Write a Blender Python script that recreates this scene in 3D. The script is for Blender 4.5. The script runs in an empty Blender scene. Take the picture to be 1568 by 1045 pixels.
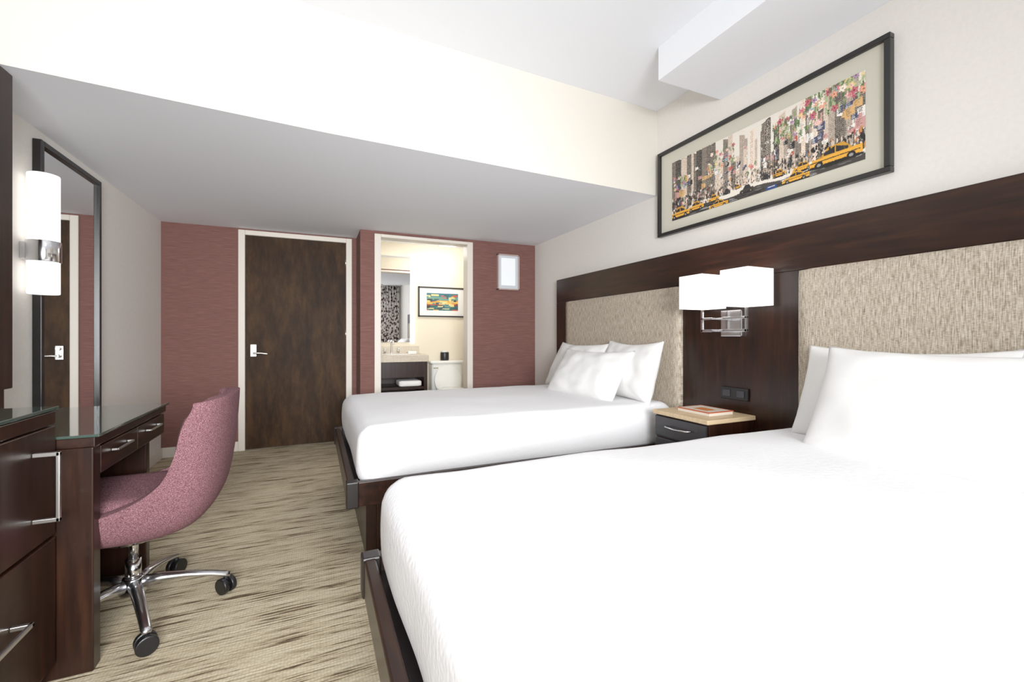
import bpy, bmesh, math, random
import numpy as np
from mathutils import Vector, Matrix, noise
random.seed(7)
scene = bpy.context.scene
COL = scene.collection

# ------------------------------------------------------------------ helpers
def srgb(r, g, b):
    def f(c):
        c /= 255.0
        return c / 12.92 if c <= 0.04045 else ((c + 0.055) / 1.055) ** 2.4
    return (f(r), f(g), f(b), 1.0)

def new_mat(name):
    m = bpy.data.materials.new(name)
    m.use_nodes = True
    nt = m.node_tree
    b = nt.nodes["Principled BSDF"]
    return m, nt, b

def simple(name, col, rough=0.5, metal=0.0, emit=None, estr=0.0, coat=0.0, spec=None):
    m, nt, b = new_mat(name)
    b.inputs["Base Color"].default_value = col
    b.inputs["Roughness"].default_value = rough
    b.inputs["Metallic"].default_value = metal
    if coat: b.inputs["Coat Weight"].default_value = coat
    if spec is not None: b.inputs["Specular IOR Level"].default_value = spec
    if emit is not None:
        b.inputs["Emission Color"].default_value = emit
        b.inputs["Emission Strength"].default_value = estr
    return m

def noise_mat(name, stops, scale=(1, 1, 1), nscale=5.0, detail=4, rough=0.5, bump=0.0, bdist=0.002,
              coat=0.0, nrough=0.55, spec=None):
    m, nt, b = new_mat(name)
    tc = nt.nodes.new("ShaderNodeTexCoord")
    mp = nt.nodes.new("ShaderNodeMapping")
    mp.inputs["Scale"].default_value = scale
    nz = nt.nodes.new("ShaderNodeTexNoise")
    nz.inputs["Scale"].default_value = nscale
    nz.inputs["Detail"].default_value = detail
    nz.inputs["Roughness"].default_value = nrough
    rp = nt.nodes.new("ShaderNodeValToRGB")
    el = rp.color_ramp.elements
    while len(el) < len(stops): el.new(0.5)
    for e, (p, c) in zip(el, stops):
        e.position = p; e.color = c
    L = nt.links.new
    L(tc.outputs["Object"], mp.inputs["Vector"])
    L(mp.outputs["Vector"], nz.inputs["Vector"])
    L(nz.outputs["Fac"], rp.inputs["Fac"])
    L(rp.outputs["Color"], b.inputs["Base Color"])
    b.inputs["Roughness"].default_value = rough
    if spec is not None: b.inputs["Specular IOR Level"].default_value = spec
    if coat: b.inputs["Coat Weight"].default_value = coat; b.inputs["Coat Roughness"].default_value = 0.15
    if bump:
        bp = nt.nodes.new("ShaderNodeBump")
        bp.inputs["Strength"].default_value = bump
        bp.inputs["Distance"].default_value = bdist
        L(nz.outputs["Fac"], bp.inputs["Height"])
        L(bp.outputs["Normal"], b.inputs["Normal"])
    return m

def link(ob, parent=None):
    COL.objects.link(ob)
    if parent is not None: ob.parent = parent
    return ob

def empty(name):
    e = bpy.data.objects.new(name, None)
    e.empty_display_size = 0.1
    return link(e)

def finish(bm, name, mat, parent=None, smooth=False, bevel=0.0, seg=2, subsurf=0, auto=None):
    bmesh.ops.recalc_face_normals(bm, faces=bm.faces)
    me = bpy.data.meshes.new(name)
    bm.to_mesh(me); bm.free()
    if isinstance(mat, (list, tuple)):
        for m in mat: me.materials.append(m)
    else:
        me.materials.append(mat)
    if smooth:
        for p in me.polygons: p.use_smooth = True
    ob = bpy.data.objects.new(name, me)
    if bevel:
        md = ob.modifiers.new("bevel", "BEVEL"); md.width = bevel; md.segments = seg
        md.limit_method = 'ANGLE'; md.angle_limit = math.radians(40)
        md.harden_normals = False
    if subsurf:
        md = ob.modifiers.new("sub", "SUBSURF"); md.levels = subsurf; md.render_levels = subsurf
    return link(ob, parent)

def add_box(bm, x0, x1, y0, y1, z0, z1, mi=0):
    v = [bm.verts.new(p) for p in ((x0,y0,z0),(x1,y0,z0),(x1,y1,z0),(x0,y1,z0),(x0,y0,z1),(x1,y0,z1),(x1,y1,z1),(x0,y1,z1))]
    for f in ((0,3,2,1),(4,5,6,7),(0,1,5,4),(1,2,6,5),(2,3,7,6),(3,0,4,7)):
        fc = bm.faces.new([v[i] for i in f]); fc.material_index = mi

def boxes(name, lst, mat, parent=None, bevel=0.0, seg=2):
    bm = bmesh.new()
    for b in lst: add_box(bm, *b)
    return finish(bm, name, mat, parent, bevel=bevel, seg=seg)

def add_cyl(bm, p0, p1, r0, r1=None, n=20):
    if r1 is None: r1 = r0
    p0 = Vector(p0); p1 = Vector(p1)
    ax = (p1 - p0).normalized()
    a = ax.orthogonal().normalized(); b = ax.cross(a)
    r = []
    for p, rr in ((p0, r0), (p1, r1)):
        r.append([bm.verts.new(p + (a * math.cos(2*math.pi*i/n) + b * math.sin(2*math.pi*i/n)) * rr) for i in range(n)])
    for i in range(n):
        j = (i + 1) % n
        f = bm.faces.new((r[0][i], r[0][j], r[1][j], r[1][i])); f.smooth = True
    bm.faces.new(r[0][::-1]); bm.faces.new(r[1])

def cyls(name, lst, mat, parent=None, n=20, bevel=0.0):
    bm = bmesh.new()
    for c in lst: add_cyl(bm, *c, n=n)
    bmesh.ops.recalc_face_normals(bm, faces=bm.faces)
    me = bpy.data.meshes.new(name); bm.to_mesh(me); bm.free()
    me.materials.append(mat)
    ob = bpy.data.objects.new(name, me)
    if bevel:
        md = ob.modifiers.new("bevel", "BEVEL"); md.width = bevel; md.segments = 2
        md.limit_method = 'ANGLE'; md.angle_limit = math.radians(40)
    return link(ob, parent)

def tube(name, pts, r, mat, parent=None, cyclic=False):
    cu = bpy.data.curves.new(name, 'CURVE'); cu.dimensions = '3D'
    sp = cu.splines.new('POLY'); sp.points.add(len(pts) - 1)
    for q, p in zip(sp.points, pts): q.co = (*p, 1)
    sp.use_cyclic_u = cyclic
    cu.bevel_depth = r; cu.bevel_resolution = 4; cu.use_fill_caps = True
    cu.materials.append(mat)
    ob = bpy.data.objects.new(name, cu)
    return link(ob, parent)

def soft_box(name, x0, x1, y0, y1, z0, z1, r, mat, parent=None, step=0.04, disp=None):
    bm = bmesh.new()
    lo = Vector((x0, y0, z0)); hi = Vector((x1, y1, z1))
    n = [max(4, int((hi[i] - lo[i]) / step)) for i in range(3)]
    cache = {}
    def V(i, j, k):
        key = (i, j, k)
        if key in cache: return cache[key]
        p = Vector((lo.x + (hi.x-lo.x)*i/n[0], lo.y + (hi.y-lo.y)*j/n[1], lo.z + (hi.z-lo.z)*k/n[2]))
        c = Vector([min(max(p[a], lo[a]+r), hi[a]-r) for a in range(3)])
        d = p - c
        if d.length > 1e-7:
            nn = d.normalized(); q = c + nn * r
        else:
            nn = Vector((0,0,1)); q = p
        if disp: q = q + disp(q, nn)
        v = bm.verts.new(q); cache[key] = v
        return v
    for i in range(n[0]):
        for j in range(n[1]):
            bm.faces.new((V(i,j,0),V(i,j+1,0),V(i+1,j+1,0),V(i+1,j,0)))
            bm.faces.new((V(i,j,n[2]),V(i+1,j,n[2]),V(i+1,j+1,n[2]),V(i,j+1,n[2])))
    for i in range(n[0]):
        for k in range(n[2]):
            bm.faces.new((V(i,0,k),V(i+1,0,k),V(i+1,0,k+1),V(i,0,k+1)))
            bm.faces.new((V(i,n[1],k),V(i,n[1],k+1),V(i+1,n[1],k+1),V(i+1,n[1],k)))
    for j in range(n[1]):
        for k in range(n[2]):
            bm.faces.new((V(0,j,k),V(0,j,k+1),V(0,j+1,k+1),V(0,j+1,k)))
            bm.faces.new((V(n[0],j,k),V(n[0],j+1,k),V(n[0],j+1,k+1),V(n[0],j,k+1)))
    return finish(bm, name, mat, parent, smooth=True)

# ------------------------------------------------------------------ materials
M_wall = noise_mat("paint_cream", [(0.3, srgb(226,221,214)), (0.7, srgb(231,226,220))], nscale=60, rough=0.8, bump=0.05, bdist=0.001)
M_soffit_face = simple("paint_warm", srgb(212,207,197), 0.8)
M_ceil = simple("paint_white", srgb(234,236,241), 0.85)
M_white_trim = simple("trim_offwhite", srgb(218,210,198), 0.45)
M_red = noise_mat("red_grasscloth", [(0.25, srgb(92,62,57)), (0.5, srgb(114,77,71)), (0.8, srgb(138,98,90))], scale=(3, 3, 150), nscale=3.0, detail=4, rough=0.75, bump=0.4, bdist=0.003, spec=.2)
M_wood = noise_mat("espresso_wood", [(0.3, srgb(22,9,5)), (0.55, srgb(39,19,11)), (0.8, srgb(58,31,18))], scale=(14, 1.2, 14), nscale=3.0, detail=6, rough=0.32, coat=0.05, spec=.35)
M_woodv = noise_mat("espresso_wood_vertical", [(0.3, srgb(22,9,5)), (0.55, srgb(37,18,10)), (0.8, srgb(56,30,17))], scale=(14, 14, 1.2), nscale=3.0, detail=6, rough=0.32, coat=0.05, spec=.35)
M_door = noise_mat("walnut_door", [(0.28, srgb(26,15,7)), (0.5, srgb(48,31,16)), (0.75, srgb(76,52,28))], scale=(5, 5, 1.4), nscale=2.4, detail=8, rough=0.55, nrough=0.68, spec=.12)
M_frame = simple("black_frame", srgb(16,14,14), 0.35)
M_bedframe = simple("bed_rail_black", srgb(22,16,15), 0.4)
M_chrome = simple("chrome", (0.75,0.75,0.77,1), 0.14, 1.0)
M_nickel = simple("brushed_nickel", (0.70,0.68,0.65,1), 0.3, 1.0)
M_steel = simple("caster_arm_steel", (0.6,0.6,0.62,1), 0.25, 1.0)
M_black = simple("black_plastic", srgb(12,12,14), 0.4)
M_mirror = simple("mirror_glass", (0.88,0.89,0.9,1), 0.015, 1.0)
M_shade = simple("lit_shade", (1,0.98,0.96,1), 0.8, emit=(1,0.98,0.95,1), estr=.65)
M_glow = simple("lit_opal_glass", (1,1,1,1), 0.4, emit=(1,0.98,0.95,1), estr=1.1)
M_blond = noise_mat("blond_wood", [(0.3, srgb(190,163,125)), (0.7, srgb(216,191,152))], scale=(3, 20, 20), nscale=3, rough=0.4)
M_grey_drawer = simple("drawer_charcoal", srgb(36,33,36), 0.35)
M_ceramic = simple("ceramic", srgb(232,232,228), 0.12)
M_stone = noise_mat("cream_stone", [(0.3, srgb(190,178,160)), (0.7, srgb(210,199,181))], nscale=40, rough=0.25)
M_towel = simple("towel", srgb(240,240,240), 0.95)
M_screen = simple("tv_screen", srgb(8,8,10), 0.08)
M_bath = simple("bath_paint", srgb(224,214,192), 0.7)

def pane():
    m, nt, b = new_mat("green_glass_edge")
    b.inputs["Base Color"].default_value = srgb(54,70,63)
    b.inputs["Roughness"].default_value = 0.05
    b.inputs["Specular IOR Level"].default_value = 0.9
    b.inputs["Coat Weight"].default_value = 0.6
    return m
M_pane = pane()

def linen():
    m, nt, b = new_mat("linen_upholstery")
    L = nt.links.new
    tc = nt.nodes.new("ShaderNodeTexCoord")
    def nz(sc, s, d=2):
        mp = nt.nodes.new("ShaderNodeMapping"); mp.inputs["Scale"].default_value = sc
        n = nt.nodes.new("ShaderNodeTexNoise"); n.inputs["Scale"].default_value = s; n.inputs["Detail"].default_value = d
        L(tc.outputs["Object"], mp.inputs["Vector"]); L(mp.outputs["Vector"], n.inputs["Vector"])
        return n
    a = nz((1, 19, 1.6), 14, 3); c = nz((1, 5, 28), 14, 2)
    mm = nt.nodes.new("ShaderNodeMath"); mm.operation = 'MULTIPLY_ADD'; mm.inputs[1].default_value = 0.62
    m2 = nt.nodes.new("ShaderNodeMath"); m2.operation = 'MULTIPLY'; m2.inputs[1].default_value = 0.38
    L(c.outputs["Fac"], m2.inputs[0])
    L(a.outputs["Fac"], mm.inputs[0]); L(m2.outputs[0], mm.inputs[2])
    rp = nt.nodes.new("ShaderNodeValToRGB")
    e = rp.color_ramp.elements; e.new(0.5)
    e[0].position = 0.34; e[0].color = srgb(118,104,88)
    e[1].position = 0.48; e[1].color = srgb(168,155,137)
    e[2].position = 0.62; e[2].color = srgb(202,192,176)
    L(mm.outputs[0], rp.inputs["Fac"]); L(rp.outputs["Color"], b.inputs["Base Color"])
    b.inputs["Roughness"].default_value = 0.9
    b.inputs["Specular IOR Level"].default_value = 0.25
    bp = nt.nodes.new("ShaderNodeBump"); bp.inputs["Strength"].default_value = 0.3; bp.inputs["Distance"].default_value = 0.002
    L(mm.outputs[0], bp.inputs["Height"]); L(bp.outputs["Normal"], b.inputs["Normal"])
    return m
M_linen = linen()

def carpet():
    m, nt, b = new_mat("streaked_carpet")
    L = nt.links.new
    tc = nt.nodes.new("ShaderNodeTexCoord")
    def nz(sc, s, d=2, r=0.5, loc=(0,0,0)):
        mp = nt.nodes.new("ShaderNodeMapping"); mp.inputs["Scale"].default_value = sc; mp.inputs["Location"].default_value = loc
        n = nt.nodes.new("ShaderNodeTexNoise"); n.inputs["Scale"].default_value = s
        n.inputs["Detail"].default_value = d; n.inputs["Roughness"].default_value = r
        L(tc.outputs["Object"], mp.inputs["Vector"]); L(mp.outputs["Vector"], n.inputs["Vector"])
        return n
    streak = nz((5.0, 110, 1), 1.0, 4, 0.6)
    big = nz((1.4, 12, 1), 1.3, 3, .6, (3, 8, 0))
    add = nt.nodes.new("ShaderNodeMath"); add.operation = 'MULTIPLY_ADD'
    add.inputs[1].default_value = 0.45
    L(big.outputs["Fac"], add.inputs[0]); L(streak.outputs["Fac"], add.inputs[2])
    rp = nt.nodes.new("ShaderNodeValToRGB")
    e = rp.color_ramp.elements
    e[0].position = 0.60; e[0].color = srgb(88,70,52)
    e[1].position = 0.69; e[1].color = srgb(190,174,142)
    x = e.new(0.85); x.color = srgb(212,199,171)
    L(add.outputs[0], rp.inputs["Fac"])
    vo = nt.nodes.new("ShaderNodeTexVoronoi"); vo.inputs["Scale"].default_value = 1.0
    vo.inputs["Randomness"].default_value = .35
    mp = nt.nodes.new("ShaderNodeMapping"); mp.inputs["Scale"].default_value = (100, 75, 1)
    L(tc.outputs["Object"], mp.inputs["Vector"]); L(mp.outputs["Vector"], vo.inputs["Vector"])
    rp2 = nt.nodes.new("ShaderNodeValToRGB")
    e2 = rp2.color_ramp.elements
    e2[0].position = 0.0; e2[0].color = (1,1,1,1); e2[1].position = 0.9; e2[1].color = (0.5,0.5,0.5,1)
    L(vo.outputs["Distance"], rp2.inputs["Fac"])
    mx = nt.nodes.new("ShaderNodeMix"); mx.data_type = 'RGBA'; mx.blend_type = 'MULTIPLY'
    mx.inputs["Factor"].default_value = 0.7
    L(rp.outputs["Color"], mx.inputs[6]); L(rp2.outputs["Color"], mx.inputs[7])
    L(mx.outputs[2], b.inputs["Base Color"])
    b.inputs["Roughness"].default_value = 0.95
    b.inputs["Specular IOR Level"].default_value = 0.2
    bp = nt.nodes.new("ShaderNodeBump"); bp.inputs["Strength"].default_value = 0.4; bp.inputs["Distance"].default_value = 0.004; bp.invert = True
    L(vo.outputs["Distance"], bp.inputs["Height"]); L(bp.outputs["Normal"], b.inputs["Normal"])
    return m
M_carpet = carpet()

def bedding():
    m, nt, b = new_mat("white_coverlet")
    L = nt.links.new
    b.inputs["Base Color"].default_value = srgb(236,236,238)
    b.inputs["Roughness"].default_value = 0.85
    tc = nt.nodes.new("ShaderNodeTexCoord")
    vo = nt.nodes.new("ShaderNodeTexVoronoi"); vo.inputs["Scale"].default_value = 85
    vo.feature = 'SMOOTH_F1'
    bp = nt.nodes.new("ShaderNodeBump"); bp.inputs["Strength"].default_value = 0.22; bp.inputs["Distance"].default_value = 0.004
    L(tc.outputs["Object"], vo.inputs["Vector"]); L(vo.outputs["Distance"], bp.inputs["Height"])
    L(bp.outputs["Normal"], b.inputs["Normal"])
    return m
M_bedding = bedding()
M_pillow = noise_mat("pillow_cotton", [(0.3, srgb(232,231,229)), (0.7, srgb(236,235,233))], nscale=7, rough=0.85, bump=0.2, bdist=0.012)

def tweed():
    m, nt, b = new_mat("mauve_tweed")
    L = nt.links.new
    tc = nt.nodes.new("ShaderNodeTexCoord")
    n = nt.nodes.new("ShaderNodeTexNoise"); n.inputs["Scale"].default_value = 330; n.inputs["Detail"].default_value = 2
    mp = nt.nodes.new("ShaderNodeMapping"); mp.inputs["Scale"].default_value = (1, 1, 1.5)
    L(tc.outputs["Object"], mp.inputs["Vector"]); L(mp.outputs["Vector"], n.inputs["Vector"])
    rp = nt.nodes.new("ShaderNodeValToRGB"); e = rp.color_ramp.elements; e.new(0.5)
    e[0].position = 0.32; e[0].color = srgb(74,46,52)
    e[1].position = 0.5; e[1].color = srgb(110,72,79)
    e[2].position = 0.70; e[2].color = srgb(150,114,118)
    L(n.outputs["Fac"], rp.inputs["Fac"]); L(rp.outputs["Color"], b.inputs["Base Color"])
    b.inputs["Roughness"].default_value = 0.95
    b.inputs["Specular IOR Level"].default_value = 0.15
    bp = nt.nodes.new("ShaderNodeBump"); bp.inputs["Strength"].default_value = 0.2; bp.inputs["Distance"].default_value = 0.002
    L(n.outputs["Fac"], bp.inputs["Height"]); L(bp.outputs["Normal"], b.inputs["Normal"])
    return m
M_tweed = tweed()

def attr_mat(name, rough=0.6):
    m, nt, b = new_mat(name)
    a = nt.nodes.new("ShaderNodeVertexColor"); a.layer_name = "paint"
    nt.links.new(a.outputs["Color"], b.inputs["Base Color"])
    b.inputs["Roughness"].default_value = rough
    return m
M_print = attr_mat("printed_art")

def canvas(name, img, origin, ux, uy, parent):
    H, W = img.shape[:2]
    o = Vector(origin); ux = Vector(ux); uy = Vector(uy)
    verts = [tuple(o + ux * (i / W) + uy * (j / H)) for j in range(H + 1) for i in range(W + 1)]
    faces = [(j*(W+1)+i, j*(W+1)+i+1, (j+1)*(W+1)+i+1, (j+1)*(W+1)+i) for j in range(H) for i in range(W)]
    me = bpy.data.meshes.new(name); me.from_pydata(verts, [], faces); me.update()
    at = me.color_attributes.new("paint", 'FLOAT_COLOR', 'CORNER')
    c = np.ones((H * W, 4, 4), dtype=np.float32)
    c[:, :, :3] = img[::-1].reshape(-1, 1, 3)
    at.data.foreach_set("color", c.reshape(-1))
    me.materials.append(M_print)
    ob = bpy.data.objects.new(name, me)
    return link(ob, parent)

def lin(r, g, b): return np.array(srgb(r, g, b)[:3])

# ------------------------------------------------------------------ room dimensions
XL, XR = -1.24, 2.25
YB, YBA, YF = 4.79, 4.37, -1.7
ZS, ZC = 2.09, 2.70
BX0 = 0.39

boxes("floor", [(XL-.1, XR+.1, YF-.1, 5.72, -.1, 0)], M_carpet)
boxes("ceiling", [(XL-.1, XR+.1, YF-.1, 2.6, ZC, ZC+.1)], M_ceil)
boxes("wall_left", [(XL-.1, XL, YF-.1, YB+.1, 0, ZC)], M_wall)
boxes("wall_right", [(XR, XR+.1, YF-.1, 5.7, 0, ZC)], M_wall)
boxes("wall_back", [(XL, -.655, YB, YB+.1, 0, ZC), (-.655, .345, YB, YB+.1, 2.075, ZC), (.345, BX0, YB, YB+.1, 0, ZC)], M_red)
boxes("wall_bathroom_front", [(BX0, .55, YBA, YBA+.1, 0, 2.3), (1.485, XR, YBA, YBA+.1, 0, 2.3), (.55, 1.485, YBA, YBA+.1, 2.055, 2.3)], M_red)
boxes("wall_bathroom_side", [(BX0, BX0+.1, YBA+.1, 5.6, 0, 2.3)], M_red)
boxes("wall_bathroom_inner", [(BX0+.1, BX0+.115, YBA+.1, 5.6, 0, 2.25), (.4, XR, 5.6, 5.7, 0, 2.3),
      (1.52, XR, YBA+.1, YBA+.112, 0, 2.25), (BX0+.115, 1.52, YBA+.1, YBA+.112, 2.075, 2.25)], M_bath)
boxes("ceiling_bathroom", [(BX0, XR, YBA+.1, 5.7, 2.25, 2.35)], M_ceil)
boxes("wall_front", [(XL, -.75, YF-.1, YF, 0, ZC), (1.55, XR, YF-.1, YF, 0, ZC), (-.75, 1.55, YF-.1, YF, 0, .75), (-.75, 1.55, YF-.1, YF, 2.45, ZC)], M_wall)
boxes("window_1", [(-.75, -.70, YF-.06, YF-.02, .75, 2.45), (1.5, 1.55, YF-.06, YF-.02, .75, 2.45), (-.7, 1.5, YF-.06, YF-.02, .75, .8), (-.7, 1.5, YF-.06, YF-.02, 2.4, 2.45), (.38, .42, YF-.06, YF-.02, .8, 2.4)], M_white_trim)

pts = [(XL, 2.25), (-.6, 2.31), (.06, 2.365), (1.2, 2.415), (XR, 2.45), (XR, YBA+.02), (BX0+.02, YBA+.02), (BX0+.02, YB+.02), (XL, YB+.02)]
bm = bmesh.new()
a = [bm.verts.new((x, y, ZS)) for x, y in pts]; b_ = [bm.verts.new((x, y, ZC)) for x, y in pts]
f = bm.faces.new(a[::-1]); f.material_index = 0
bm.faces.new(b_)
for i in range(len(pts)):
    j = (i + 1) % len(pts)
    f = bm.faces.new((a[i], a[j], b_[j], b_[i])); f.material_index = 1 if i < 4 else 0
finish(bm, "ceiling_soffit", [M_ceil, M_soffit_face])
boxes("ceiling_beam", [(1.76, XR, YF, 1.905, 2.515, ZC)], M_ceil)

def casing(name, x0, x1, zt, y0, y1, w=.055, wt=.045):
    boxes(name, [(x0-w, x0, y0, y1, 0, zt+wt), (x1, x1+w, y0, y1, 0, zt+wt), (x0, x1, y0, y1, zt, zt+wt)], M_white_trim, bevel=.004)
casing("trim_1", -.600, .290, 2.03, YB-.02, YB+.08)
casing("trim_2", .578, 1.449, 2.03, YBA-.02, YBA+.12, w=.06, wt=.03)
boxes("baseboard_back", [(XL, -.656, YB-.015, YB, 0, .09)], M_white_trim, bevel=.003)
boxes("baseboard_left", [(XL, XL+.015, 2.62, YB-.015, 0, .09)], M_white_trim, bevel=.003)
boxes("baseboard_right", [(XR-.015, XR, 3.8, YBA, 0, .09)], M_white_trim, bevel=.003)

# entry door
door = empty("door_1")
boxes("leaf", [(-.597, .287, YB+.0, YB+.045, .008, 2.027)], M_door, door, bevel=.003)
boxes("lock_plate", [(-.56, -.505, YB-.012, YB, .88, 1.0)], M_nickel, door, bevel=.008, seg=3)
cyls("thumbturn", [((-.532, YB-.035, .975), (-.532, YB-.012, .975), .015), ((-.532, YB-.05, .915), (-.532, YB-.01, .915), .014)], M_nickel, door)
tube("lever", [(-.532, YB-.05, .915), (-.50, YB-.055, .917), (-.46, YB-.052, .915), (-.415, YB-.05, .908)], .009, M_nickel, door)
cyls("hinges", [((.287, YB-.006, z), (.287, YB-.006, z+.1), .007) for z in (.25, 1.05, 1.78)], M_nickel, door)

# lit glass niche on the red wall
wl = empty("wall_light_panel")
X0, X1, Z0, Z1 = 1.78, 2.035, 1.575, 1.96
boxes("frame", [(X0, X0+.014, YBA-.05, YBA, Z0, Z1), (X1-.014, X1, YBA-.05, YBA, Z0, Z1), (X0, X1, YBA-.05, YBA, Z1-.014, Z1), (X0, X1, YBA-.05, YBA, Z0, Z0+.014)], simple("niche_frame", srgb(176,150,144), .4), wl, bevel=.002)
boxes("opal_glass", [(X0+.014, X1-.014, YBA-.035, YBA-.01, Z0+.014, Z1-.014)], simple("niche_glass", (.5,.54,.58,1), .25, emit=(.9,.95,1,1), estr=.1), wl)
boxes("opal_glass_inner", [(X0+.045, X1-.045, YBA-.0355, YBA-.034, Z0+.05, Z1-.04)], simple("niche_glass_inner", (.75,.79,.81,1), .35, emit=(.95,.98,1,1), estr=.25), wl)

# ------------------------------------------------------------------ headboard wall panel
hb = empty("headboard_panel")
HF = 2.18
boxes("top_rail", [(HF, XR, -.25, 3.77, 1.405, 1.63)], M_wood, hb, bevel=.003)
boxes("end_post", [(HF, XR, 3.56, 3.77, .0, 1.404)], M_woodv, hb, bevel=.003)
boxes("center_panel", [(HF, XR, 1.382, 2.138, .0, 1.404)], M_woodv, hb, bevel=.003)
boxes("lower_panel", [(HF+.005, XR, 2.139, 3.559, 0, .55), (HF+.005, XR, -.25, 1.381, 0, .55)], M_woodv, hb)
for y0, y1 in ((2.14, 3.558), (-.04, 1.38)):
    soft_box("upholstered_panel", HF-.03, XR-.01, y0, y1, .55, 1.403, .015, M_linen, hb, step=.05)
boxes("near_post", [(HF, XR, -.25, -.042, .55, 1.404)], M_woodv, hb, bevel=.003)

ol = empty("power_outlet")
boxes("plate", [(HF-.013, HF-.001, 1.66, 1.84, .715, .785)], M_black, ol, bevel=.004)
boxes("sockets", [(HF-.017, HF-.013, 1.68, 1.73, .73, .77), (HF-.017, HF-.013, 1.77, 1.82, .73, .77)], simple("socket", srgb(40,40,44), .3), ol, bevel=.002)

# ------------------------------------------------------------------ beds
def make_bed(y0, y1, seed):
    bed = empty("bed")
    x0 = .135
    RT, RB = .40, .285
    boxes("platform_rails", [(x0, x0+.035, y0, y1, RB, RT), (x0+.035, HF-.04, y0, y0+.035, RB, RT), (x0+.035, HF-.04, y1-.035, y1, RB, RT)], M_wood, bed, bevel=.006)
    boxes("corner_caps", [(x0-.006, x0+.05, y0-.006, y0+.05, RB-.004, RT+.004), (x0-.006, x0+.05, y1-.05, y1+.006, RB-.004, RT+.004)], M_bedframe, bed, bevel=.006)
    boxes("platform_deck", [(x0+.035, HF-.04, y0+.035, y1-.035, RB, .35)], M_bedframe, bed)
    boxes("pedestal", [(x0+.09, x0+.14, y0+.09, y1-.09, 0, RB), (x0+.14, HF-.1, y0+.09, y0+.13, 0, RB), (x0+.14, HF-.1, y1-.13, y1-.09, 0, RB)], M_woodv, bed, bevel=.003)
    def disp(p, n):
        w = 0.004 * noise.noise(Vector((p.x*2.6+seed, p.y*2.6, p.z*3)))
        w += 0.0012 * noise.noise(Vector((p.x*6+seed, p.y*5, p.z*5)))
        cy = (p.y - (y0+y1)/2) / ((y1-y0)/2)
        cx = (p.x - 1.15) / 1.0
        crown = 0.018 * (1 - cy*cy) * max(0, 1 - cx*cx) if n.z > .5 else 0
        bul = 0
        if abs(n.z) < .7:
            t = (p.z - .36) / .29
            bul = .012 * math.sin(math.pi * min(max(t, 0), 1))
        return Vector((n.x*bul, n.y*bul, crown)) + n * w * 1.8
    soft_box("coverlet", x0+.055, HF-.045, y0+.028, y1-.028, .352, .645, .07, M_bedding, bed, step=.02, disp=disp)
    return bed
bed2 = make_bed(2.135, 3.505, 1.0)
bed1 = make_bed(.05, 1.435, 5.0)

def pillow(parent, w, h, th, loc, lean, yaw, seed, roll=0.0):
    bm = bmesh.new()
    N, Mm = 54, 40
    sides = []
    for sgn in (1, -1):
        g = []
        for j in range(Mm + 1):
            row = []
            for i in range(N + 1):
                u = -1 + 2*i/N; v = -1 + 2*j/Mm
                eu = (1 - abs(u)**2.6); ev = (1 - abs(v)**2.6)
                t = (max(eu,0)**.55) * (max(ev,0)**.55)
                yy = u * w/2 * (1 - .05*(1 - v*v) * abs(u)**3 )
                zz = v * h/2 * (1 - .09*(1 - u*u) * abs(v)**3 )
                sag = -.014*(1-u*u) * max(v,0)**2
                n1 = noise.noise(Vector((u*1.8+seed, v*1.8, sgn*3.0)))
                n2 = noise.noise(Vector((u*3.2+seed, v*2.6, sgn*3.0)))
                c1 = noise.noise(Vector(((abs(u)-abs(v))*9 + seed*3, (u+v)*1.2, sgn)))
                cw = min(abs(u), 1)**2 * min(abs(v), 1)**2
                xx = sgn * (th/2) * t * (1 + .18*n1 - .12*v) + .012*n2*t + .012*c1*cw*t**.5*sgn
                if 0 < i < N and 0 < j < Mm or sgn == 1:
                    row.append(bm.verts.new((xx, yy, zz + sag)))
                else:
                    row.append(sides[0][j][i])
            g.append(row)
        sides.append(g)
        for j in range(Mm):
            for i in range(N):
                try: bm.faces.new((g[j][i], g[j][i+1], g[j+1][i+1], g[j+1][i]))
                except ValueError: pass
    M = Matrix.Translation(Vector(loc)) @ Matrix.Rotation(yaw, 4, 'Z') @ Matrix.Rotation(lean, 4, 'Y') @ Matrix.Rotation(roll, 4, 'X')
    bmesh.ops.transform(bm, matrix=M, verts=bm.verts)
    return finish(bm, "pillow", M_pillow, parent, smooth=True)

R = math.radians
pillow(bed2, .72, .43, .16, (1.99, 3.13, .83), R(26), R(0), 1)
pillow(bed2, .62, .43, .16, (2.02, 2.49, .84), R(16), R(-3), 2)
pillow(bed2, .72, .42, .17, (1.83, 2.72, .80), R(33), R(8), 3)
pillow(bed1, .70, .43, .16, (2.03, .94, .835), R(20), R(0), 4)
pillow(bed1, .66, .43, .16, (2.03, .30, .835), R(20), R(0), 6)
pillow(bed1, .84, .47, .20, (1.85, .70, .825), R(26), R(0), 5)

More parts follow.
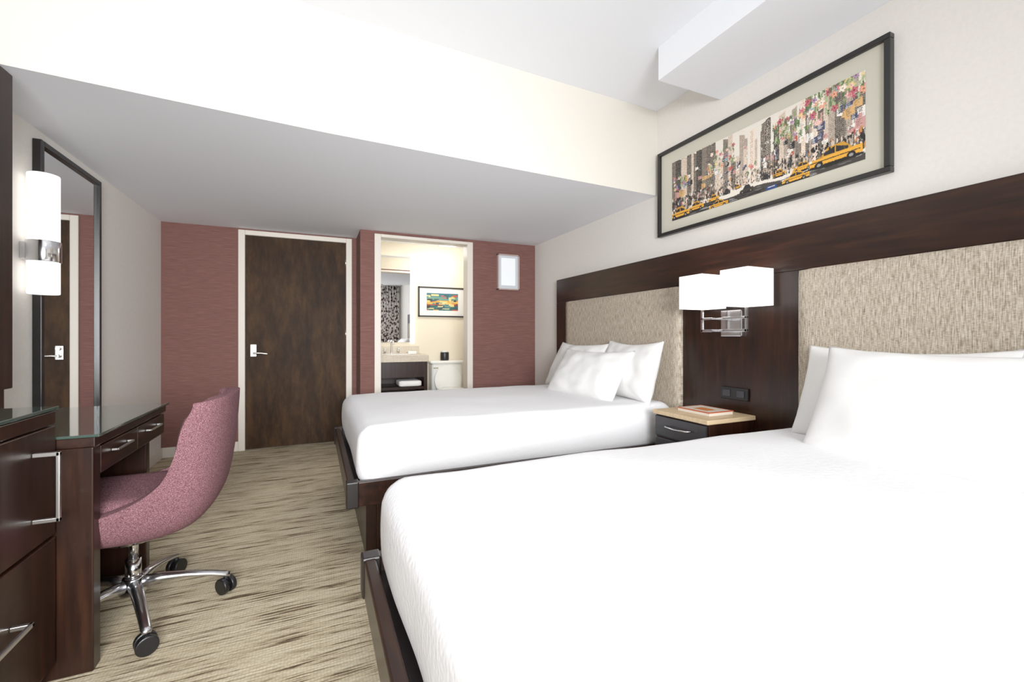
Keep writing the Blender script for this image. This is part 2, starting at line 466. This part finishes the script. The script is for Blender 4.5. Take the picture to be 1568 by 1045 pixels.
# ------------------------------------------------------------------ nightstand
ns = empty("nightstand")
boxes("top", [(1.82, HF-.002, 1.62, 2.02, .622, .645)], M_blond, ns, bevel=.003)
boxes("carcass", [(1.84, HF-.002, 1.63, 2.01, .0, .622)], M_woodv, ns, bevel=.002)
boxes("drawer_fronts", [(1.825, 1.84, 1.637, 2.003, .50, .614), (1.825, 1.84, 1.637, 2.003, .27, .49), (1.825, 1.84, 1.637, 2.003, .03, .26)], M_grey_drawer, ns, bevel=.003)
for z in (.565, .39, .16):
    tube("handle", [(1.825, 1.74, z), (1.80, 1.745, z), (1.797, 1.82, z-.004), (1.80, 1.895, z), (1.825, 1.90, z)], .005, M_chrome, ns)
bk = empty("book")
bm = bmesh.new(); add_box(bm, 1.92, 2.10, 1.70, 1.92, .646, .662, 1); add_box(bm, 1.917, 2.103, 1.697, 1.923, .662, .666, 0); add_box(bm, 1.93, 2.09, 1.71, 1.91, .666, .6665, 1); add_box(bm, 1.96, 2.03, 1.75, 1.85, .6665, .667, 2)
finish(bm, "cover_and_pages", [simple("book_red", srgb(186,84,50), .5), simple("book_cover", srgb(222,212,196), .4), simple("book_blob", srgb(208,122,62), .4)], bk)

# ------------------------------------------------------------------ double bedside sconce
sc = empty("bedside_sconce")
boxes("backplate", [(HF-.021, HF-.001, 1.695, 1.83, 1.075, 1.225)], M_chrome, sc, bevel=.004)
def shade(y0, y1, x0=1.96, x1=2.15, z0=1.235, z1=1.425):
    bm = bmesh.new()
    t = .004
    for b in ((x0,x1,y0,y0+t,z0,z1),(x0,x1,y1-t,y1,z0,z1),(x0,x0+t,y0+t,y1-t,z0,z1),(x1-t,x1,y0+t,y1-t,z0,z1)): add_box(bm, *b)
    finish(bm, "shade", M_shade, sc)
    yc = (y0+y1)/2; xc = (x0+x1)/2
    cyls("bulb", [((xc, yc, z0+.04), (xc, yc, z0+.12), .025)], M_glow, sc)
    boxes("spider", [(xc-.006, xc+.006, yc-.006, yc+.006, 1.10, z0+.04), (x0+t, x1-t, yc-.003, yc+.003, z0+.02, z0+.026)], M_chrome, sc)
    ym = 1.72 if yc < 1.75 else 1.80
    ya, yb = min(yc-.006, ym), max(yc+.006, ym)
    boxes("arm", [(xc-.006, xc+.006, ya, yb, 1.10, 1.115), (xc-.006, HF-.02, ym-.006, ym+.006, 1.10, 1.115),
                  (xc-.006, xc+.006, ya, yb, 1.17, 1.182), (xc-.006, HF-.02, ym-.006, ym+.006, 1.17, 1.182)], M_chrome, sc, bevel=.002)
shade(1.50, 1.665); shade(1.785, 1.95)

# ------------------------------------------------------------------ framed city collage
fa = empty("framed_wall_art")
FY0, FY1, FZ0, FZ1 = 1.03, 2.41, 1.775, 2.367
fx = XR - .035
w = .024
boxes("frame", [(fx, XR-.001, FY0, FY1, FZ0, FZ0+w), (fx, XR-.001, FY0, FY1, FZ1-w, FZ1), (fx, XR-.001, FY0, FY0+w, FZ0+w, FZ1-w), (fx, XR-.001, FY1-w, FY1, FZ0+w, FZ1-w)], M_frame, fa, bevel=.003)
boxes("mat_board", [(XR-.016, XR-.001, FY0+w, FY1-w, FZ0+w, FZ1-w)], simple("mat_board", srgb(198,194,178), .8), fa)
rng = np.random.default_rng(23)
S = 1.7
W, H = int(400*S), int(138*S)
yy, xx = np.mgrid[0:H, 0:W] / S
img = np.ones((H, W, 3)) * lin(232, 224, 212)
def rect(x0, x1, y0, y1, c):
    img[max(0,int(y0*S)):max(0,int(y1*S)), max(0,int(x0*S)):max(0,int(x1*S))] = c
def quad(xl, xr, yl0, yr0, yl1, yr1, c):
    m = (xx >= xl) & (xx < xr)
    t = (xx - xl) / max(xr - xl, 1e-3)
    m &= (yy >= yl0 + (yr0-yl0)*t) & (yy < yl1 + (yr1-yl1)*t)
    img[m] = c
def blob(cx, cy, rx, ry, c, jag=.35, petals=0):
    x0, x1 = int(max(0,(cx-rx*1.6)*S)), int(min(W,(cx+rx*1.6)*S)+1)
    y0, y1 = int(max(0,(cy-ry*1.6)*S)), int(min(H,(cy+ry*1.6)*S)+1)
    if x1 <= x0 or y1 <= y0: return
    X, Y = xx[y0:y1, x0:x1], yy[y0:y1, x0:x1]
    an = np.arctan2((Y-cy)/ry, (X-cx)/rx)
    d = np.sqrt(((X-cx)/rx)**2 + ((Y-cy)/ry)**2)
    m = d < 1 + jag*np.sin(an*(petals or rng.integers(3,7)) + rng.random()*6)
    img[y0:y1, x0:x1][m] = c
VP = 210.0
def tower(xl, xr, top, tone, win):
    c = lin(min(tone*1.05,250), tone*.95, tone*.86)
    tl = top; tr = top
    if xr < VP: tr = top + (xr-xl)*.35
    else: tl = top + (xr-xl)*.35
    quad(xl, xr, tl, tr, 112, 112, c)
    t2 = lin(win, win*.93, win*.84)
    r = top + 3
    while r < 104:
        xa = xl + 1
        while xa < xr - 1.2:
            if rng.random() < .8:
                yo = (xa-xl)*.35*(1-(r-top)/100.) if xr < VP else (xr-xa)*.35*(1-(r-top)/100.)
                rect(xa, xa+1.1, r+yo, r+yo+1.7, t2)
            xa += 2.2
        r += 3.4
x = 0
while x < 400:
    wd = rng.uniform(7, 20)
    dist = abs(x + wd/2 - VP)
    if dist > 14:
        top = np.clip(34 - dist*.34 + rng.normal(0, 15), -4, 84)
        tone = rng.choice([44, 84, 130, 176, 212, 232]); win = tone-60 if tone > 100 else tone+80
        if x > 240 and rng.random() < .6: top += 30
        tower(x, x+wd, top, tone, max(win, 14))
    x += wd*rng.uniform(.5, .9)
tower(204, 212, 8, 226, 160); tower(214, 219, 30, 205, 130); tower(190, 199, 34, 216, 165)
tower(228, 246, 2, 80, 210); tower(252, 262, 22, 44, 160)
for k in range(120):
    cx = rng.uniform(2, 396); dist = abs(cx-VP)
    if dist < 16: continue
    s = .5 + dist/160; bw, bh = rng.uniform(3, 11)*s, rng.uniform(4, 13)*s; cy = rng.uniform(34, 92)
    c = [(240,235,226),(236,228,214),(186,74,56),(64,66,94),(34,30,28),(216,170,110),(202,150,144),(240,234,226),(238,232,222)][rng.integers(9)]
    sl = bh*.15 * (1 if cx < VP else -1)
    quad(cx, cx+bw, cy, cy+sl, cy+bh, cy+bh-sl, lin(*c))
    for q in range(int(bh/2.4)):
        dk = lin(*[40 if sum(c) > 380 else 215]*3)
        rect(cx+bw*.15, cx+bw*rng.uniform(.4,.85), cy+1.2+q*2.4, cy+2.0+q*2.4, dk)
FC = [(206,116,120),(230,182,172),(178,80,94),(238,216,196),(156,118,152),(220,148,116),(242,232,220),(232,200,186),(132,162,168),(226,196,128)]
GC = [(98,124,74),(138,152,102),(76,98,62),(166,176,132)]
def flower_patch(x0, x1, y0, y1, n, s, edge=0):
    for k in range(n):
        cx = rng.uniform(x0, x1); cy = y0 + (y1-y0)*rng.random()**1.2
        if rng.random() < .45:
            for q in range(3):
                blob(cx+rng.normal(0,s*.5), cy+rng.normal(0,s*.5), s*rng.uniform(.12,.3), s*rng.uniform(.5,1.1), lin(*GC[rng.integers(len(GC))]), .35)
        else:
            c = FC[rng.integers(len(FC))]; r = s*rng.uniform(.35, .9)
            blob(cx, cy, r, r, lin(*c), .28, 5)
            blob(cx+r*.1, cy, r*.62, r*.62, lin(*[min(v+24, 248) for v in c]), .3, 5)
            blob(cx, cy, r*.28, r*.28, lin(*[max(v-60, 0) for v in c]), .25, 5)
flower_patch(252, 330, 18, 56, 60, 6)
flower_patch(300, 398, 0, 40, 66, 6.5)
flower_patch(110, 172, 18, 66, 40, 4.6)
flower_patch(4, 40, 40, 72, 24, 4.6)
flower_patch(196, 222, 78, 100, 12, 4)
for k in range(850):
    cx = rng.uniform(0, 400); dist = abs(cx-VP)/200
    cy = rng.uniform(88, 100 + 26*(.5+dist*.5))
    t = rng.choice([16, 30, 52, 190, 228, 130], p=[.28,.20,.14,.14,.14,.10])
    c = lin(t, t*.92, t*.84); q = rng.random()
    if q < .09: c = lin(*[(168,68,54),(74,90,126),(196,132,70),(186,156,128)][rng.integers(4)])
    s = .6 + dist*.7
    blob(cx, cy, rng.uniform(.6, 1.8)*s, rng.uniform(1.5, 4.5)*s, c, .15)
m = yy > 124 + 3*np.sin(xx*.05)
img[m] = lin(60, 54, 50)
for k in range(60):
    blob(rng.uniform(0, 400), rng.uniform(124, 137), rng.uniform(4, 14), 1.2, lin(*[rng.choice([24, 40, 96, 140])]*3), .1)
def taxi(cx, cy, L, h, col=(232,166,50)):
    blob(cx, cy+h*.75, L*1.05, h*.22, lin(14,12,11), 0.03, 2)
    y0 = cy - h*.1
    quad(cx-L, cx+L, y0+h*.12, y0, cy+h*.62, cy+h*.62, lin(*col))
    quad(cx-L*.55, cx-L*.25, y0+.5, y0-h*.7, y0+1, y0+1, lin(*[v*.88 for v in col]))
    quad(cx-L*.25, cx+L*.35, y0-h*.7, y0-h*.7, y0+1, y0+1, lin(*[v*.88 for v in col]))
    quad(cx+L*.35, cx+L*.65, y0-h*.7, y0+.5, y0+1, y0+1, lin(*[v*.88 for v in col]))
    quad(cx-L*.42, cx+L*.0, y0-h*.3, y0-h*.58, y0, y0, lin(30,30,34))
    quad(cx+L*.05, cx+L*.5, y0-h*.58, y0-h*.2, y0, y0, lin(30,30,34))
    rect(cx-L*.95, cx+L*.95, cy+h*.25, cy+h*.36, lin(70,50,30))
    rect(cx-L, cx-L*.88, cy+h*.05, cy+h*.22, lin(240,232,220))
    for sx2 in (-.62, .6):
        blob(cx+sx2*L, cy+h*.6, L*.17, h*.3, lin(12,12,12), .02, 2); blob(cx+sx2*L, cy+h*.6, L*.08, h*.14, lin(150,148,146), .02, 2)
for t in ((150,112,9,7),(176,110,7,5),(236,110,9,6),(262,112,13,8),(118,116,14,9),(70,120,22,12),(196,120,15,9),(304,114,17,10),(24,122,28,15)):
    taxi(*t, *([(40,38,40)] if rng.random() < .3 else []))
taxi(356, 112, 40, 18); taxi(292, 128, 24, 10); taxi(130, 131, 24, 9)
for k in range(60):
    cx = rng.uniform(220, 400); cy = rng.uniform(92, 108); t = rng.choice([18, 34, 60, 210])
    blob(cx, cy, rng.uniform(.6, 1.8), rng.uniform(1.5, 4.5), lin(t, t*.92, t*.84), .15)
rect(238, 258, 130, 138, lin(34,62,120)); rect(241, 255, 132, 133, lin(220,220,220))
jx = rng.normal(0, .45, (H, W)).round().astype(int)
jy = rng.normal(0, .45, (H, W)).round().astype(int)
iy, ix = np.mgrid[0:H, 0:W]
img = img[np.clip(iy+jy, 0, H-1), np.clip(ix+jx, 0, W-1)] * rng.uniform(.9, 1.06, (H, W, 1))
canvas("collage_print", img.clip(0,1), (XR-.0175, 2.285, 1.865), (0, -1.155, 0), (0, 0, .398), fa)

# ------------------------------------------------------------------ bathroom
van = empty("bathroom_vanity")
boxes("counter", [(.51, 1.21, 5.05, 5.598, .78, .86)], M_stone, van, bevel=.005)
boxes("backsplash", [(.51, 1.21, 5.575, 5.598, .86, .95)], M_stone, van, bevel=.003)
boxes("cabinet", [(.51, .55, 5.08, 5.598, 0, .78), (1.16, 1.20, 5.08, 5.598, 0, .78), (.55, 1.16, 5.10, 5.14, .60, .78), (.55, 1.16, 5.10, 5.598, .46, .49), (.55, 1.16, 5.56, 5.598, .0, .78)], M_woodv, van)
cyls("basin_rim", [((.86, 5.30, .86), (.86, 5.30, .868), .19)], M_ceramic, van, n=32)
tube("faucet", [(.86, 5.53, .86), (.86, 5.53, 1.0), (.86, 5.50, 1.02), (.86, 5.42, 1.01), (.86, 5.40, .98)], .012, M_chrome, van)
cyls("taps", [((.78, 5.53, .86), (.78, 5.53, .93), .015), ((.94, 5.53, .86), (.94, 5.53, .93), .015)], M_chrome, van)
soft_box("folded_towel", .88, 1.14, 5.10, 5.36, .491, .56, .02, M_towel, van, step=.03)
boxes("soap_dish", [(1.0, 1.10, 5.2, 5.26, .861, .90)], M_ceramic, van, bevel=.01)
bmir = empty("bathroom_mirror")
boxes("glass", [(.68, 1.10, 5.588, 5.598, 1.0, 2.08)], M_mirror, bmir)
boxes("lit_edge", [(.66, .68, 5.58, 5.598, .98, 2.1), (1.10, 1.15, 5.58, 5.598, .98, 2.1)], M_glow, bmir)

toi = empty("toilet")
soft_box("tank", 1.33, 1.73, 5.40, 5.585, .36, .73, .03, M_ceramic, toi, step=.03)
soft_box("tank_lid", 1.315, 1.745, 5.385, 5.59, .725, .765, .015, M_ceramic, toi, step=.03)
bm = bmesh.new()
prof = [(0,.11,.17),(.10,.10,.15),(.22,.12,.18),(.34,.17,.24),(.40,.185,.26),(.43,.185,.26),(.44,.15,.22)]
rings = []
for z, rx, ry in prof:
    rings.append([bm.verts.new((1.53 + rx*math.cos(2*math.pi*i/28), 5.17 + (ry if math.sin(2*math.pi*i/28) < 0 else ry*.9)*math.sin(2*math.pi*i/28), z)) for i in range(28)])
for a_, b2 in zip(rings, rings[1:]):
    for i in range(28):
        bm.faces.new((a_[i], a_[(i+1) % 28], b2[(i+1) % 28], b2[i]))
bm.faces.new(rings[0][::-1]); bm.faces.new(rings[-1])
finish(bm, "bowl", M_ceramic, toi, smooth=True)
bm = bmesh.new()
fr, bk2 = [], []
for i in range(32):
    an = 2*math.pi*i/32
    x = 1.53 + .175*math.cos(an); v = .19*math.sin(an)
    fr.append(bm.verts.new((x, 5.355 + v*.10, .52 + v))); bk2.append(bm.verts.new((x, 5.375 + v*.10, .52 + v)))
bm.faces.new(fr); bm.faces.new(bk2[::-1])
for i in range(32): bm.faces.new((fr[i], fr[(i+1)%32], bk2[(i+1)%32], bk2[i]))
finish(bm, "seat_lid", M_ceramic, toi, bevel=.005)
boxes("flush_lever", [(1.35, 1.41, 5.375, 5.385, .67, .685)], M_chrome, toi, bevel=.003)
th = empty("tissue_canister")
cyls("canister", [((1.52, 5.49, .766), (1.52, 5.49, .87), .055)], M_black, th, n=28, bevel=.006)
cyls("knob", [((1.52, 5.49, .87), (1.52, 5.49, .888), .04)], M_towel, th)

ba = empty("framed_abstract_print")
bx0, bx1, bz0, bz1 = 1.20, 1.83, 1.325, 1.715
boxes("frame", [(bx0, bx1, 5.575, 5.6, bz0, bz0+.018), (bx0, bx1, 5.575, 5.6, bz1-.018, bz1), (bx0, bx0+.018, 5.575, 5.6, bz0, bz1), (bx1-.018, bx1, 5.575, 5.6, bz0, bz1)], M_frame, ba, bevel=.002)
boxes("mat_board", [(bx0+.018, bx1-.018, 5.59, 5.6, bz0+.018, bz1-.018)], simple("mat_white", srgb(222,222,218), .7), ba)
H2, W2 = 48, 84
y2, x2 = np.mgrid[0:H2, 0:W2]
im2 = np.zeros((H2, W2, 3))
for r in range(H2):
    if r < 10: c = lin(34,92,104)
    elif r < 20: c = lin(84,130,116)
    elif r < 30: c = lin(196,134,44)
    elif r < 34: c = lin(130,48,30)
    else: c = lin(24,80,82)
    im2[r] = c
for k in range(60):
    cx, cy = rng.uniform(0, W2), rng.uniform(4, H2)
    c = lin(*[(176,70,40),(206,162,70),(30,66,78),(70,120,116),(200,184,120),(36,28,28)][rng.integers(6)])
    m = (abs(x2-cx) < rng.uniform(2, 11)) & (abs(y2-cy) < rng.uniform(.8, 3))
    im2[m] = c
canvas("print", im2, (bx0+.11, 5.589, bz0+.085), (.42, 0, 0), (0, 0, .225), ba)

bl = empty("bathroom_ceiling_light")
cyls("base", [((1.45, 5.0, 2.22), (1.45, 5.0, 2.249), .19)], M_chrome, bl, n=40)
cyls("diffuser", [((1.45, 5.0, 2.16), (1.45, 5.0, 2.22), .16, .18)], M_glow, bl, n=40, bevel=.015)

# ------------------------------------------------------------------ left wall: mirror
mr = empty("wall_mirror")
my0, my1, mz0, mz1 = 2.86, 3.515, .30, 2.03
fw = .028
boxes("frame", [(XL+.001, XL+.035, my0, my0+fw, mz0, mz1), (XL+.001, XL+.035, my1-fw, my1, mz0, mz1), (XL+.001, XL+.035, my0+fw, my1-fw, mz1-fw, mz1), (XL+.001, XL+.035, my0+fw, my1-fw, mz0, mz0+fw)], M_frame, mr, bevel=.003)
boxes("glass", [(XL+.001, XL+.02, my0+fw, my1-fw, mz0+fw, mz1-fw)], M_mirror, mr)

cs = empty("cylinder_wall_sconce")
sx, sy = -1.168, 2.79
cyls("opal_tube", [((sx, sy, 1.274), (sx, sy, 1.838), .056)], M_glow, cs, n=40, bevel=.004)
cyls("chrome_band", [((sx, sy, 1.425), (sx, sy, 1.524), .061)], M_chrome, cs, n=40, bevel=.003)
boxes("wall_bracket", [(XL, sx-.04, sy-.03, sy+.03, 1.435, 1.515)], M_chrome, cs, bevel=.003)

# ------------------------------------------------------------------ TV panel and TV
tp = empty("tv_wall_cabinet")
boxes("panel", [(XL+.001, -1.04, .75, 2.28, .88, 2.06)], M_woodv, tp, bevel=.004)
boxes("lower_board", [(XL+.001, -1.06, 1.84, 2.27, .765, .879)], M_woodv, tp)
tv = empty("television")
boxes("body", [(-1.038, -1.0, 1.05, 2.10, 1.145, 1.78)], M_black, tv, bevel=.005)
boxes("screen", [(-1.0, -.997, 1.065, 2.085, 1.165, 1.765)], M_screen, tv)

# ------------------------------------------------------------------ credenza
cr = empty("credenza")
cf = -.735
XD = XL + .03
boxes("carcass", [(XD, cf-.018, .75, 1.825, .05, .848)], M_woodv, cr, bevel=.002)
boxes("plinth", [(XD, cf-.05, .77, 1.80, 0, .05)], M_black, cr)
boxes("fronts", [(cf-.018, cf, 1.30, 1.822, .465, .80), (cf-.018, cf, 1.30, 1.822, .06, .455), (cf-.018, cf, .753, 1.295, .465, .80), (cf-.018, cf, .753, 1.295, .06, .455), (cf-.018, cf, .753, 1.822, .805, .846)], M_woodv, cr, bevel=.003)
boxes("glass_top", [(XD, cf+.006, .745, 1.828, .849, .859)], M_pane, cr, bevel=.002)
def square_handle(parent, p0, p1, out, r=.006):
    x = p0[0]
    bm = bmesh.new()
    a0 = Vector(p0); a1 = Vector(p1)
    add_box(bm, x, x+out, a0.y-r, a0.y+r, a0.z-r, a0.z+r)
    add_box(bm, x, x+out, a1.y-r, a1.y+r, a1.z-r, a1.z+r)
    add_box(bm, x+out-2*r*.8, x+out, min(a0.y,a1.y)-r, max(a0.y,a1.y)+r, min(a0.z,a1.z)-r, max(a0.z,a1.z)+r)
    finish(bm, "handle", M_nickel, parent, bevel=.002)
square_handle(cr, (cf, 1.70, .545), (cf, 1.70, .735), .06, .006)
square_handle(cr, (cf, 1.42, .30), (cf, 1.60, .30), .045, .006)
square_handle(cr, (cf, .85, .545), (cf, .85, .735), .06, .006)

# ------------------------------------------------------------------ desk
dk = empty("desk")
df = -.645
boxes("glass_top", [(XD, df+.012, 1.829, 2.572, .752, .761)], M_pane, dk, bevel=.003)
boxes("wood_top", [(XD, df, 1.832, 2.565, .72, .7515)], M_wood, dk, bevel=.003)
boxes("end_panels", [(XD, df-.004, 1.832, 1.885, 0, .72), (XD, df-.06, 2.515, 2.56, 0, .72)], M_woodv, dk, bevel=.004)
boxes("apron", [(df-.05, df-.018, 1.886, 2.514, .612, .72), (XD, XD+.02, 1.886, 2.514, .30, .72), (df-.05, df-.018, 2.514, 2.56, .612, .72)], M_wood, dk, bevel=.002)
boxes("drawer_fronts", [(df-.018, df-.004, 1.89, 2.215, .622, .712), (df-.018, df-.004, 2.222, 2.555, .622, .712)], M_wood, dk, bevel=.003)
square_handle(dk, (df-.004, 1.97, .680), (df-.004, 2.11, .680), .022, .004)
square_handle(dk, (df-.004, 2.31, .680), (df-.004, 2.45, .680), .022, .004)

# ------------------------------------------------------------------ desk chair
ch = empty("desk_chair")
ccx, ccy = -.64, 2.14
T =   [0, .13, .28, .42, .54, .66, .78, .9, 1.0]
CX =  [-.885,-.85,-.72,-.56,-.43,-.362,-.335,-.322,-.316]
CZ =  [.40,.365,.345,.34,.365,.455,.60,.755,.862]
HWd = [.20,.225,.245,.255,.262,.265,.260,.248,.222]
LF =  [.02,.06,.11,.16,.20,.20,.14,.05,-.005]
FW =  [0,0,0,.01,.05,.085,.10,.09,.075]
def interp(t, A): return float(np.interp(t, T, A))
def sm(t, A):
    return sum(interp(min(max(t+o,0),1), A)*wt for o, wt in ((-.06,1),(-.03,2),(0,3),(.03,2),(.06,1)))/9
bm = bmesh.new()
NU, NT = 32, 48
grid = []
for j in range(NT+1):
    t = j/NT; row = []
    for i in range(NU+1):
        u = -1 + 2*i/NU
        k = abs(u)**2.4
        x = sm(t, CX) - sm(t, FW)*k
        y = ccy + sm(t, HWd)*math.sin(u*math.pi/2*.95)/math.sin(math.pi/2*.95)
        z = sm(t, CZ) + sm(t, LF)*abs(u)**3
        if t > .85: z -= .03*((t-.85)/.15)*abs(u)**5
        row.append(bm.verts.new((x, y, z)))
    grid.append(row)
for j in range(NT):
    for i in range(NU):
        bm.faces.new((grid[j][i], grid[j][i+1], grid[j+1][i+1], grid[j+1][i]))
sh = finish(bm, "bucket_shell", M_tweed, ch, smooth=True)
md = sh.modifiers.new("sol", "SOLIDIFY"); md.thickness = .042; md.offset = 0
md = sh.modifiers.new("bev", "BEVEL"); md.width = .016; md.segments = 4; md.limit_method = 'ANGLE'; md.angle_limit = R(50)
soft_box("seat_cushion", -.89, -.45, 1.925, 2.355, .38, .50, .045, M_tweed, ch, step=.03)
cyls("gas_stem", [((ccx, ccy, .12), (ccx, ccy, .22), .025), ((ccx, ccy, .22), (ccx, ccy, .32), .016), ((ccx, ccy, .30), (ccx, ccy, .33), .09)], M_chrome, ch, n=28)
cyls("hub", [((ccx, ccy, .085), (ccx, ccy, .15), .042, .034)], M_chrome, ch, n=28, bevel=.006)
for k in range(5):
    a = R(5 + 72*k)
    dx, dy = math.cos(a), math.sin(a)
    nx, ny = -dy, dx
    bm = bmesh.new()
    rs = []
    for s, zt, hh, wd in ((.02,.145,.05,.022),(.09,.142,.036,.021),(.17,.128,.026,.019),(.25,.108,.022,.017),(.30,.092,.024,.016),(.315,.085,.02,.012)):
        c = Vector((ccx+dx*s, ccy+dy*s, zt))
        ring = []
        for q in range(10):
            an = 2*math.pi*q/10
            ring.append(bm.verts.new(c + Vector((nx,ny,0))*wd*math.cos(an) + Vector((0,0,1))*(hh/2*math.sin(an) - hh/2)))
        rs.append(ring)
    for r0, r1 in zip(rs, rs[1:]):
        for q in range(10):
            bm.faces.new((r0[q], r0[(q+1)%10], r1[(q+1)%10], r1[q]))
    bm.faces.new(rs[0][::-1]); bm.faces.new(rs[-1])
    finish(bm, "base_arm", M_steel, ch, smooth=True)
    wx, wy = ccx+dx*.30, ccy+dy*.30
    ca = a + R(40 + 35*k)
    ex, ey = math.cos(ca), math.sin(ca)
    cyls("caster", [((wx+ex*.006, wy+ey*.006, .034), (wx+ex*.026, wy+ey*.026, .034), .033), ((wx-ex*.006, wy-ey*.006, .034), (wx-ex*.026, wy-ey*.026, .034), .033), ((wx-ex*.01, wy-ey*.01, .034), (wx+ex*.01, wy+ey*.01, .034), .016), ((wx, wy, .034), (wx, wy, .08), .009)], M_black, ch, n=28, bevel=.004)

# ------------------------------------------------------------------ drapes by the window (seen in the mirrors)
def drape_mat():
    m, nt, b = new_mat("patterned_drape")
    L = nt.links.new
    tc = nt.nodes.new("ShaderNodeTexCoord")
    vo = nt.nodes.new("ShaderNodeTexVoronoi"); vo.inputs["Scale"].default_value = 14
    rp = nt.nodes.new("ShaderNodeValToRGB"); rp.color_ramp.interpolation = 'CONSTANT'
    e = rp.color_ramp.elements
    e[0].color = srgb(60,20,34); e[1].position = .45; e[1].color = srgb(235,228,222)
    L(tc.outputs["Object"], vo.inputs["Vector"]); L(vo.outputs["Distance"], rp.inputs["Fac"]); L(rp.outputs["Color"], b.inputs["Base Color"])
    b.inputs["Roughness"].default_value = .9
    return m
M_drape = drape_mat()
def drape(x0, x1):
    bm = bmesh.new(); n = 60
    lo, hi = [], []
    for i in range(n+1):
        x = x0 + (x1-x0)*i/n
        y = YF + .09 + .035*math.sin(i*.9)
        lo.append(bm.verts.new((x, y, .03))); hi.append(bm.verts.new((x, y, 2.50)))
    for i in range(n): bm.faces.new((lo[i], lo[i+1], hi[i+1], hi[i]))
    ob = finish(bm, "window_drape", M_drape, None, smooth=True)
    md = ob.modifiers.new("sol", "SOLIDIFY"); md.thickness = .004
drape(1.56, 2.2); drape(-1.2, -.76)

cl = empty("added_fill_drum")  # glowing drum added on the unseen part of the ceiling as fill light
cyls("canopy", [((.5, .3, 2.67), (.5, .3, 2.699), .21)], M_chrome, cl, n=48)
cyls("diffuser", [((.5, .3, 2.60), (.5, .3, 2.67), .19, .20)], simple("drum_glow", (1,1,1,1), .5, emit=(1,.99,.98,1), estr=4), cl, n=48, bevel=.02)

# ------------------------------------------------------------------ lights
def area(name, loc, rot, sx_, sy_, power, col=(1,1,1), spread=None):
    l = bpy.data.lights.new(name, 'AREA'); l.shape = 'RECTANGLE'; l.size = sx_; l.size_y = sy_; l.energy = power; l.color = col
    if spread: l.spread = R(spread)
    o = bpy.data.objects.new(name, l); o.location = loc; o.rotation_euler = rot
    return link(o)
area("window_daylight", (.4, YF+.01, 1.6), (R(90), 0, 0), 2.2, 1.6, 40, (.96,.985,1))
# added fill light behind the camera, beamed down the room to lift its far end
fl = area("added_fill_area", (.0, -1.45, 1.35), (0, 0, 0), 1.2, .8, 70, (.985,.99,1), spread=95)
fl.rotation_euler = (Vector((.30, 4.6, .95)) - fl.location).to_track_quat('-Z', 'Y').to_euler()
def pt(name, loc, power, r=.05, col=(1,.93,.85)):
    l = bpy.data.lights.new(name, 'POINT'); l.energy = power; l.shadow_soft_size = r; l.color = col
    o = bpy.data.objects.new(name, l); o.location = loc
    return link(o)
pt("bathroom_lamp", (1.45, 5.0, 2.08), 16, .08, (1,.97,.93))
pt("sconce_lamp_near", (2.055, 1.58, 1.40), .7, .03)
pt("sconce_lamp_far", (2.055, 1.87, 1.40), .7, .03)

w_ = bpy.data.worlds.new("world"); scene.world = w_; w_.use_nodes = True
w_.node_tree.nodes["Background"].inputs[0].default_value = (.9, .95, 1, 1)
w_.node_tree.nodes["Background"].inputs[1].default_value = 1.0

# ------------------------------------------------------------------ camera
cam = bpy.data.cameras.new("camera"); cam.sensor_width = 36; cam.lens = 36*670/1568
cam.shift_y = -.0048; cam.clip_start = .02
co = bpy.data.objects.new("camera", cam); co.location = (0, 0, 1.077)
co.rotation_euler = (R(90), 0, -math.atan(.45))
link(co); scene.camera = co
scene.view_settings.view_transform = 'Standard'
scene.view_settings.exposure = -0.02
scene.view_settings.gamma = 1.15
